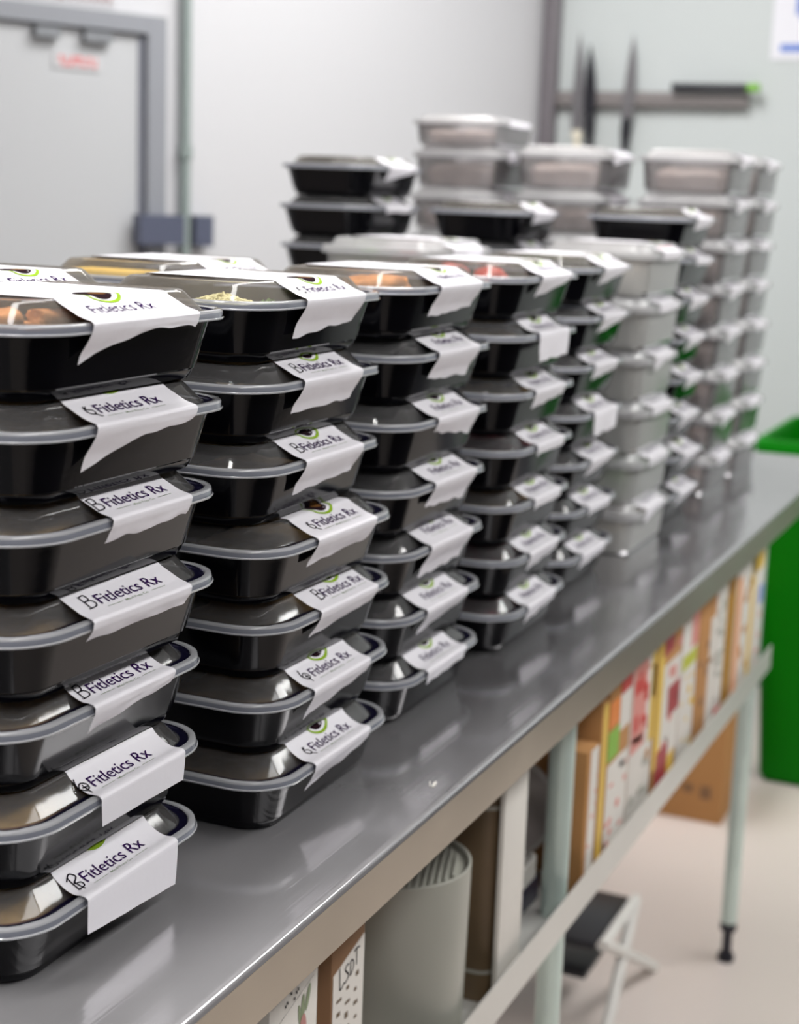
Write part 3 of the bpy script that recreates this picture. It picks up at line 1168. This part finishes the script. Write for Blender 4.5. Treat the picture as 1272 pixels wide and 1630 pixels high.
for (cx, cy, n, where, grp, food) in ((1.192, .187, 6, 'the front-row frosted stack', 'frosted tubs in the front row', 1),
                                      (.90, .365, 6, 'the rear-row frosted stack', 'frosted tubs in the rear row', 1),
                                      (1.69, .200, 8, 'the far front stack', 'clear tubs, far front stack', 2),
                                      (1.905, .200, 8, 'the stack nearest the table end', 'clear tubs, stack at the table end', 2),
                                      (1.64, .395, 8, 'the far middle-row stack', 'clear tubs, far middle row', 2),
                                      (1.64, .575, 9, 'the tall far back-row stack', 'clear tubs, far back row', 2)):
    rnd = random.Random(int(cx * 1000))
    for k in range(n):
        lm = TLAB[2] if (cx == 1.192 and k == n - 1) else TLAB[rnd.choice((0, 1))]
        x, y, z, r = cx + rnd.uniform(-.003, .003), cy + rnd.uniform(-.002, .002), k * (.0684 if n == 9 else TP), rnd.uniform(-.01, .01)
        kind = 'frosted' if food == 1 else 'clear'
        tub = container(x, y, z, r, f'{kind} plastic food tub, {okey(k, n)} in {where}', grp, lm, 'food_tub', (TBC if food == 2 else TB, TLD, TRM))
        if k == 8:      # a shallower tub on top of the tall back stack
            tub.scale = (1, 1, .70)
        if food == 2 or k in (0, 1, 5):
            visible = k >= n - 3 or cx in (1.69, 1.905) or food == 1
            if visible:
                mt = RICE if food == 2 else (LETTUCE if k == 1 else (BROWNF if k == 0 else RICE))
                contents('food_portion', mt, .085, .061, .0065, (.026 if k == 8 else .038 + .006 * rnd.random()), rnd.random() * 9, label=f'food inside the {kind} tub {okey(k, n)} in {where}'.replace('topmost in', 'topmost in'),
                         cat='food', kind='stuff', parent_loc=(x, y, z), rz=r, group='food in the tubs')

# ------------------------------------------------------------------ meals seen through the lids
def lump(bm, c, s, seed, mi=0, rough=.12, sub=3):
    r = bmesh.ops.create_icosphere(bm, subdivisions=sub, radius=1)
    for v in r['verts']:
        d = 1 + rough * 2 * noise.noise(v.co * 1.6 + Vector((seed, seed * 2, 0))) + rough * .5 * noise.noise(v.co * 6 + Vector((seed, 0, 3)))
        v.co = Vector((c[0] + v.co.x * s[0] * d, c[1] + v.co.y * s[1] * d, c[2] + v.co.z * s[2] * d))
        for f in v.link_faces:
            f.material_index = mi
    return r['verts']


def P0(s, k, dx=0, dy=0, dz=0):
    x, y, r = POS[s][k]
    return (x + dx * math.cos(r) - dy * math.sin(r), y + dx * math.sin(r) + dy * math.cos(r), k * PITCHZ + dz)


# brown meals in the nearest stack
for k in range(7):
    contents('meal_portion', BROWNF, .090, .056, .0058, .037, k + 1, .006, 50, f'brown meal inside the black container {okey(k, 7)} of the nearest stack', 'food', 'stuff', P0(1, k), POS[1][k][2], 'meals in the nearest stack')
for k in range(6):
    contents('meal_portion', BROWNF, .088, .055, .0058, .024, k + 11, .006, 50, f'dark meal inside the black container {okey(k, 7)} of the second stack', 'food', 'stuff', P0(2, k), POS[2][k][2], 'meals in the second stack')
for k in range(7):
    contents('meal_portion', MAROON if k in (0, 1, 3) else BROWNF, .088, .055, .0058, .034, k + 21, .006, 50, ('red' if k in (0, 1, 3) else 'brown') + f' meal inside the black container {okey(k, 7)} of the fourth stack', 'food', 'stuff', P0(4, k), POS[4][k][2], 'meals in the fourth stack')


def pieces(name, m, specs, base, rz, label, cat='food', group=None, rough=.12):
    for i, (c, s) in enumerate(specs):
        o = simple(name, lambda b: lump(b, (0, 0, 0), s, i * 3.7 + base[0] * 10, 0, rough), m, None, (0, 0, 0), rz, 1.2)
        cr, sr = math.cos(rz), math.sin(rz)
        o.location = (base[0] + c[0] * cr - c[1] * sr, base[1] + c[0] * sr + c[1] * cr, base[2] + c[2])
        tag(o, label if isinstance(label, str) else label[i], cat, group)


zt = 6 * PITCHZ
b1, b2, b3, b4 = P0(1, 6), P0(2, 6), P0(3, 6), P0(4, 6)
pieces('fried_chicken_piece', CHICKEN, [((-.080, -.028, .044), (.012, .020, .008)), ((-.052, -.046, .043), (.018, .010, .008)), ((-.020, -.046, .042), (.012, .009, .007))], b1, POS[1][6][2],
       ['golden fried piece at the left under the nearest top lid', 'golden fried piece in the middle under the nearest top lid', 'golden fried piece beside the label under the nearest top lid'], group='fried pieces in the nearest top container', rough=.3)
contents('meal_portion', BROWNF, .088, .055, .0058, .033, 31, .004, 50, 'brown meal in the top container of the second stack', 'food', 'stuff', b2, POS[2][6][2])
contents('meal_portion', BROWNF, .088, .055, .0058, .031, 32, .004, 50, 'brown meal in the top container of the third stack', 'food', 'stuff', b3, POS[3][6][2])
pieces('fried_chicken_piece', CHICKEN, [((-.070, -.030, .0425), (.018, .034, .0120))], b3, POS[3][6][2], ['breaded orange chicken piece under the top lid of the third stack'], rough=.2)
pieces('tomato_piece', TOMATO, [((-.076, .006, .0425), (.014, .020, .0125)), ((-.070, -.034, .042), (.014, .018, .011))], b4, POS[4][6][2],
       ['red tomato piece, left one under the fourth stack top lid', 'red tomato piece, right one under the fourth stack top lid'], group='tomato pieces in the fourth stack')


def shreds(base, rz, n, m, label, cx, cy, rx, ry, z, seed, name='shredded_vegetables'):
    rnd = random.Random(seed)

    def f(b):
        for i in range(n):
            a = rnd.uniform(0, 2 * PI)
            q = math.sqrt(rnd.random())
            x, y = cx + rx * q * math.cos(a), cy + ry * q * math.sin(a)
            zz = z + .007 * (1 - q) + rnd.uniform(0, .002)
            d = rnd.uniform(0, PI)
            l = rnd.uniform(.005, .009)
            p = [Vector((x - l * math.cos(d), y - l * math.sin(d), zz - .001)), Vector((x, y, zz + .0015)), Vector((x + l * math.cos(d), y + l * math.sin(d), zz - .0008))]
            cyl(b, p[0], p[1], .0009, seg=6)
            cyl(b, p[1], p[2], .0009, seg=6)
    o = simple(name, f, m, None, base, rz, 1.2)
    tag(o, label, 'food', None, 'stuff')


shreds(b2, POS[2][6][2], 160, SHRED, 'pale shredded noodles under the top lid of the second stack', -.076, -.028, .018, .026, .0385, 5, 'shredded_noodles')
shreds(b2, POS[2][6][2], 70, LETTUCE, 'chopped green herbs beside the noodles in the second stack', -.040, -.044, .020, .010, .034, 6, 'chopped_herbs')
b5 = P0(5, 6)
shreds(b5, 0, 90, LETTUCE, 'chopped lettuce under the top lid of the fifth stack', -.075, -.01, .018, .035, .037, 7, 'chopped_lettuce')
contents('meal_portion', BROWNF, .088, .055, .0058, .033, 35, .004, 50, 'meal in the top container of the fifth stack', 'food', 'stuff', b5, 0)
bb = (.32, .350, zt)
contents('meal_portion', BROWNF, .088, .055, .0058, .034, 36, .004, 50, 'brown meal in the rear-row container behind the second stack', 'food', 'stuff', bb, 0)
tag(simple('cheese_slice', lambda b: box(b, -.098, -.055, -.03, .045, .0405, .0485, 0, .003), CHEESE, None, bb), 'thick yellow cheese slice in the rear-row container behind the second stack', 'cheese')
bt = (.90, .365, 5 * TP)
shreds(bt, 0, 70, LETTUCE, 'green lettuce in the topmost rear-row frosted tub', -.07, .02, .02, .025, .046, 9, 'chopped_lettuce')
shreds(bt, 0, 70, TOMATO, 'chopped tomato in the topmost rear-row frosted tub', -.065, -.03, .02, .02, .046, 10, 'chopped_tomato')

# ------------------------------------------------------------------ goods on the lower shelf
SH = SZ - .0378


def carton(name, x0, x1, y0, y1, z1, m, label, cat, patches=(), group=None, lean=0.0):
    e = empty(name, ((x0 + x1) / 2, (y0 + y1) / 2, SH), lean)
    tag(e, label, cat, group)
    hx, hy, h = (x1 - x0) / 2, (y1 - y0) / 2, z1 - SH
    simple('carton_body', lambda b: box(b, -hx, hx, -hy, hy, 0, h, 0, .0015), m, e)
    for nm, mm, rects in patches:
        for chunk in ([[r_] for r_ in rects] if len(rects) < 4 else [rects]):
            def f(b):
                for i, (a0, a1, b0, b1) in enumerate(chunk):
                    d = .0004 + .0003 * ((i + patches.index((nm, mm, rects))) % 4)
                    box(b, -hx + 2 * hx * a0, -hx + 2 * hx * a1, -hy - d, -hy + .0002, h * b0, h * b1)
            simple(nm, f, mm, e)
    return e


def marks(seed, n, a0, a1, b0, b1, w=.12, h=.04):
    r = random.Random(seed)
    out = []
    for _ in range(n):
        a, b = r.uniform(a0, a1), r.uniform(b0, b1)
        out.append((a, min(a1, a + w * r.uniform(.4, 1)), b, min(b1, b + h * r.uniform(.5, 1.6))))
    return out


TOPZ = -.052
# white picture carton and brown carton with a white hand-lettered label, near the camera
wc = carton('picture_carton', -.014, .062, .050, .28, -.07, CARTW, 'white carton with fruit picture and pen marks, nearest on the lower shelf', 'carton')


def ovals(lst, y):
    def f(b):
        for (cx, cz, rx, rz_, ln) in lst:
            vs = [b.verts.new((cx + rx * math.cos(2 * PI * k / 16) + ln * math.sin(2 * PI * k / 16), y, cz + rz_ * math.sin(2 * PI * k / 16))) for k in range(16)]
            b.faces.new(vs)
    return f


simple('leaf_picture', ovals([(.013, .170, .003, .012, .001), (.021, .176, .003, .010, .003), (.008, .168, .002, .008, -.001)], -.1154), mat('pale_leaf_print', (.24, .30, .17), .5), wc, smooth=None)
simple('fruit_picture', ovals([(.013, .150, .006, .016, .001), (.003, .140, .003, .016, .002)], -.1156), mat('pale_fruit_print', (.50, .22, .20), .5), wc, smooth=None)


def flat_put(y):
    return lambda a, c: Vector((a, y, c))


def pen(b):
    pt = flat_put(-.1157)
    stroke(b, [(-.0250, .1762), (.002, .1832), (.0290, .1902)], .0003, pt, 0)
    for i, (x, z) in enumerate(((-.016, .1850), (-.013, .1865), (-.0075, .1915), (-.0020, .1850), (.001, .1885), (.0035, .1900), (.0085, .1945))):
        stroke(b, bez([(x, z + .002), (x + .0006, z), (x + .0018, z - .0006), (x + .002, z + .0012)]), .0009, pt, 0)


simple('pen_marks', pen, INK, wc, smooth=None)

bc = carton('brown_carton', .085, .1445, .050, .28, -.07, CARDD, 'dark brown carton with a white label hand-lettered LSDT', 'carton')


def wlabel(b):
    ps = [(-.0272, .02), (-.0272, .1716), (.0275, .1850), (.0275, .02)]
    f = [b.verts.new((x, -.1156, z)) for x, z in ps]
    k = [b.verts.new((x, -.1151, z)) for x, z in ps]
    b.faces.new(f)
    b.faces.new(list(reversed(k)))
    for i in range(4):
        b.faces.new((f[i], k[i], k[(i + 1) % 4], f[(i + 1) % 4]))


simple('white_label', wlabel, CARTW, bc, smooth=None)


def lsdt(b):
    pt = flat_put(-.1160)
    W = .0013
    stroke(b, bez([(-.0172, .1745), (-.0168, .165), (-.0162, .1555)]), W, pt, 0)
    stroke(b, bez([(-.0162, .1555), (-.013, .1562), (-.0105, .158)]), W, pt, 0)
    stroke(b, bez([(-.001, .1712), (-.005, .1712), (-.0068, .168), (-.003, .1645), (-.0012, .161), (-.0060, .158), (-.0102, .1585)]), W, pt, 0)
    stroke(b, bez([(.0020, .172), (.0022, .166), (.0020, .1595)]), W, pt, 0)
    stroke(b, bez([(.0020, .172), (.0065, .171), (.0075, .165), (.0020, .1595)]), W, pt, 0)
    stroke(b, bez([(.0128, .1782), (.0130, .171), (.0130, .1640)]), W, pt, 0)
    stroke(b, bez([(.0080, .1772), (.0128, .1782), (.0185, .1775)]), W, pt, 0)


simple('hand_lettering', lsdt, INK, bc, smooth=None)


def bprint(b):
    r = random.Random(8)
    for i in range(18):
        x, z = -.022 + .016 * (i % 3) + r.uniform(0, .003), .146 - .012 * (i // 3) + .004 * (i % 3)
        box(b, x, x + r.uniform(.004, .009), -.1159, -.11561, z, z + r.uniform(.002, .005))


simple('printed_text', bprint, BROWNPL, bc)

for o_ in list(wc.children) + list(bc.children):
    if not o_.name.startswith('carton_body'):
        o_.location.z += .0318

# ribbed grey canister
cn = empty('grey_canister', (.362, .120, SH))
tag(cn, 'round grey plastic canister with ridged top on the lower shelf', 'canister')
CR, CH = .072, .181


def cbody(b):
    lathe(b, [(CR - .008, 0), (CR - .003, .003), (CR, CH - .004), (CR, CH), (CR - .002, CH + .001), (CR - .0035, CH), (CR - .004, CH - .006)], seg=64, cap0=True)
    lathe(b, [(CR - .004, CH - .006), (.001, CH - .006)], seg=64, cap1=True)


simple('body', cbody, GREYPL, cn)


def ridges(b):
    for i in range(21):
        y = -.063 + i * .0063
        w = math.sqrt(max(0, (CR - .010) ** 2 - y * y))
        if w > .01:
            box(b, -w, w, y - .0015, y + .0015, CH - .0059, CH - .0022, 0, .0008)


simple('top_ridge', ridges, GREYPL, cn, rz=.30)

# tall white-fronted block with dark brown side
wb = empty('white_block_box', (.497, .10, SH))
tag(wb, 'tall white-fronted box with rounded brown side, right of the grey canister', 'box')


def wbody(b):
    loft(b, [rr(.040, .047, .018, z, 6) for z in (0, .237)], True, True)


simple('brown_sleeve', wbody, BROWNPL, wb)
simple('white_front', lambda b: box(b, -.038, .029, -.0530, -.0475, .002, .254, 0, .001), CARTW, wb)


for wz in (.030, .204):
    simple('band', lambda b: loft(b, [rr(.0406, .0474, .018, z, 6) for z in (wz, wz + .004)]), mat('grey_band', (.35, .34, .3), .4), wb)

# navy crate, white tray and the dull bowl leaning on it
tag(simple('dark_blue_crate', lambda b: box(b, .600, .716, .090, .30, SH, SH + .030, 0, .004), NAVY), 'dark blue crate on the lower shelf under the white tray', 'crate')


def tray(b):
    loft(b, [rr(.047, .12, .012, z, 4) for z in (0, .024)] + [rr(.044, .117, .011, .024, 4), rr(.042, .115, .010, .003, 4)], True, True)


tag(simple('white_tray', tray, TRAYM, None, (.668, .212, SH + .0306)), 'shallow white tray on the dark blue crate by the table leg', 'tray')


def bowl(b):
    lathe(b, [(.001, -.030), (.03, -.029), (.045, -.020), (.056, 0), (.060, .001), (.060, .003), (.054, .003), (.043, -.017), (.028, -.026), (.001, -.027)], seg=48)


bo = simple('metal_bowl', bowl, PANM)
bo.rotation_euler = (math.radians(80), 0, math.radians(-50))
bo.location = (.700, .130, SH + .0306 + .0765)
tag(bo, 'dull grey metal bowl standing on edge in the white tray', 'bowl')

# row of printed food cartons right of the middle leg
rowspec = [
    (.738, .781, -.150, CARD, 'leftmost printed carton in the shelf row, white front with red foot', [('white_panel', CARTW, [(.30, .98, .07, .99)]), ('red_print', RED, [(.25, .8, .02, .07)]), ('pink_print', PINKP, marks(2, 6, .35, .9, .3, .8, .2, .02))]),
    (.788, .812, -.105, CARD, 'slim brown carton with yellow front, second in the shelf row', [('yellow_panel', YEL, [(.2, .98, .02, .98)])]),
    (.816, .912, -.062, CARD, 'carton with green and orange front and white lower half, third in the shelf row', [('white_panel', CARTW, [(.05, .98, .02, .50), (.5, .98, .62, .8)]), ('green_print', GRP, [(.02, .5, .52, .66)]), ('orange_print', ORP, [(.02, .45, .68, .80)]), ('red_print', RED, [(.5, .97, .80, .97)]), ('small_print', PINKP, marks(31, 14, .05, .95, .05, .5, .2, .02))]),
    (.920, 1.030, -.058, CARTW, 'white carton with a wide red upper half, fourth in the shelf row', [('red_print', PINKP, [(.02, .60, .42, .85)]), ('ruby_print', RED, marks(32, 12, .05, .65, .45, .8, .3, .05)), ('ochre_print', CARD, marks(33, 8, .6, .98, .1, .8, .2, .08)), ('yellow_print', YEL, [(.1, .98, .88, .98), (.8, .98, .4, .84)]), ('grey_print', GREYPL, marks(5, 6, .1, .9, .1, .36, .3, .03))]),
    (1.038, 1.165, -.062, CARD, 'yellow and white carton with maroon blotch, fifth in the shelf row', [('white_panel', CARTW, [(.25, .98, .2, .72)]), ('yellow_print', YEL, [(.02, .25, .2, .95), (.3, .9, .05, .2)]), ('small_print', PINKP, marks(34, 12, .3, .95, .22, .9, .15, .04)), ('maroon_print', mat('maroon_print', (.40, .05, .06), .5), [(.15, .6, .08, .28), (.5, .98, .42, .58), (.2, .6, .78, .97)])]),
    (1.172, 1.262, -.070, CARTW, 'white carton with lime stripe, sixth in the shelf row', [('lime_print', mat('lime_print', (.55, .58, .06), .5), [(.05, .95, .60, .68)]), ('red_print', PINKP, [(.55, .98, .70, .95)]), ('dark_top', CARDD, [(.0, .5, .88, 1.0)]), ('small_print', YEL, marks(35, 10, .1, .9, .1, .55, .15, .03))]),
    (1.268, 1.375, -.085, CARD, 'plain brown carton, seventh in the shelf row', [('brown_print', CARDD, marks(9, 5, .1, .9, .2, .9, .3, .04)), ('white_panel', CARTW, [(.7, .98, .1, .8)])]),
    (1.382, 1.450, -.090, CARTW, 'white text-covered carton, eighth in the shelf row', [('grey_print', GREYPL, marks(11, 22, .06, .94, .2, .95, .35, .03)), ('red_print', RED, [(.3, .9, .02, .14)])]),
    (1.457, 1.515, -.052, mat('ochre_carton', (.45, .23, .03), .6), 'narrow ochre carton, ninth in the shelf row', [('dark_print', CARDD, marks(12, 4, .1, .9, .6, .95, .3, .05))]),
    (1.522, 1.630, -.088, CARTW, 'white carton with a peach stripe, tenth in the shelf row', [('peach_print', mat('peach_print', (.85, .42, .22), .5), [(.02, .35, .02, .9)]), ('brown_print', CARD, marks(13, 10, .4, .95, .1, .95, .3, .04))]),
    (1.637, 1.750, -.088, CARTW, 'last carton in the shelf row, white with ochre and blue print', [('ochre_print', YEL, [(.05, .30, .1, .98), (.0, .9, .82, .98)]), ('blue_print', BLUEP, [(.70, .98, .55, .68)]), ('red_print', PINKP, marks(15, 6, .3, .9, .05, .5, .3, .05))]),
]
for i, (x0, x1, tz, m, lab, pt) in enumerate(rowspec):
    y0 = .048
    if i == 10:
        y0 = .05
    carton('food_carton', x0, x1, y0, .085 if i == 0 else .33, tz, m, lab, 'carton', pt, 'printed cartons in the shelf row')
# loose produce bags sitting on top of the two last cartons
for (cx, cz, sz, m, lab) in ((1.56, -.088, (.045, .05, .016), PINKP, 'pink bag lying on the cartons near the far leg'), (1.69, -.088, (.055, .05, .018), YEL, 'yellow bag lying on the last carton of the shelf row')):
    tag(simple('snack_bag', lambda b: lump(b, (0, 0, 0), sz, cx * 9, 0, .08), m, None, (cx, .13, cz + sz[2] * .92), 0, 1.2), lab, 'bag')

# crumbs on the steel top
def crumb(b):
    r = random.Random(3)
    for i in range(7):
        x, y = r.uniform(-.006, .006), r.uniform(-.003, .003)
        cyl(b, (x, y, .0008), (x + r.uniform(.002, .005), y + r.uniform(-.001, .002), .0012), .0005, seg=6)


tag(simple('food_crumb', crumb, CARTW, None, (.198, .0203, 0), 0, 1.2), 'pale crumbs near the front edge of the steel table', 'crumb', None, 'stuff')
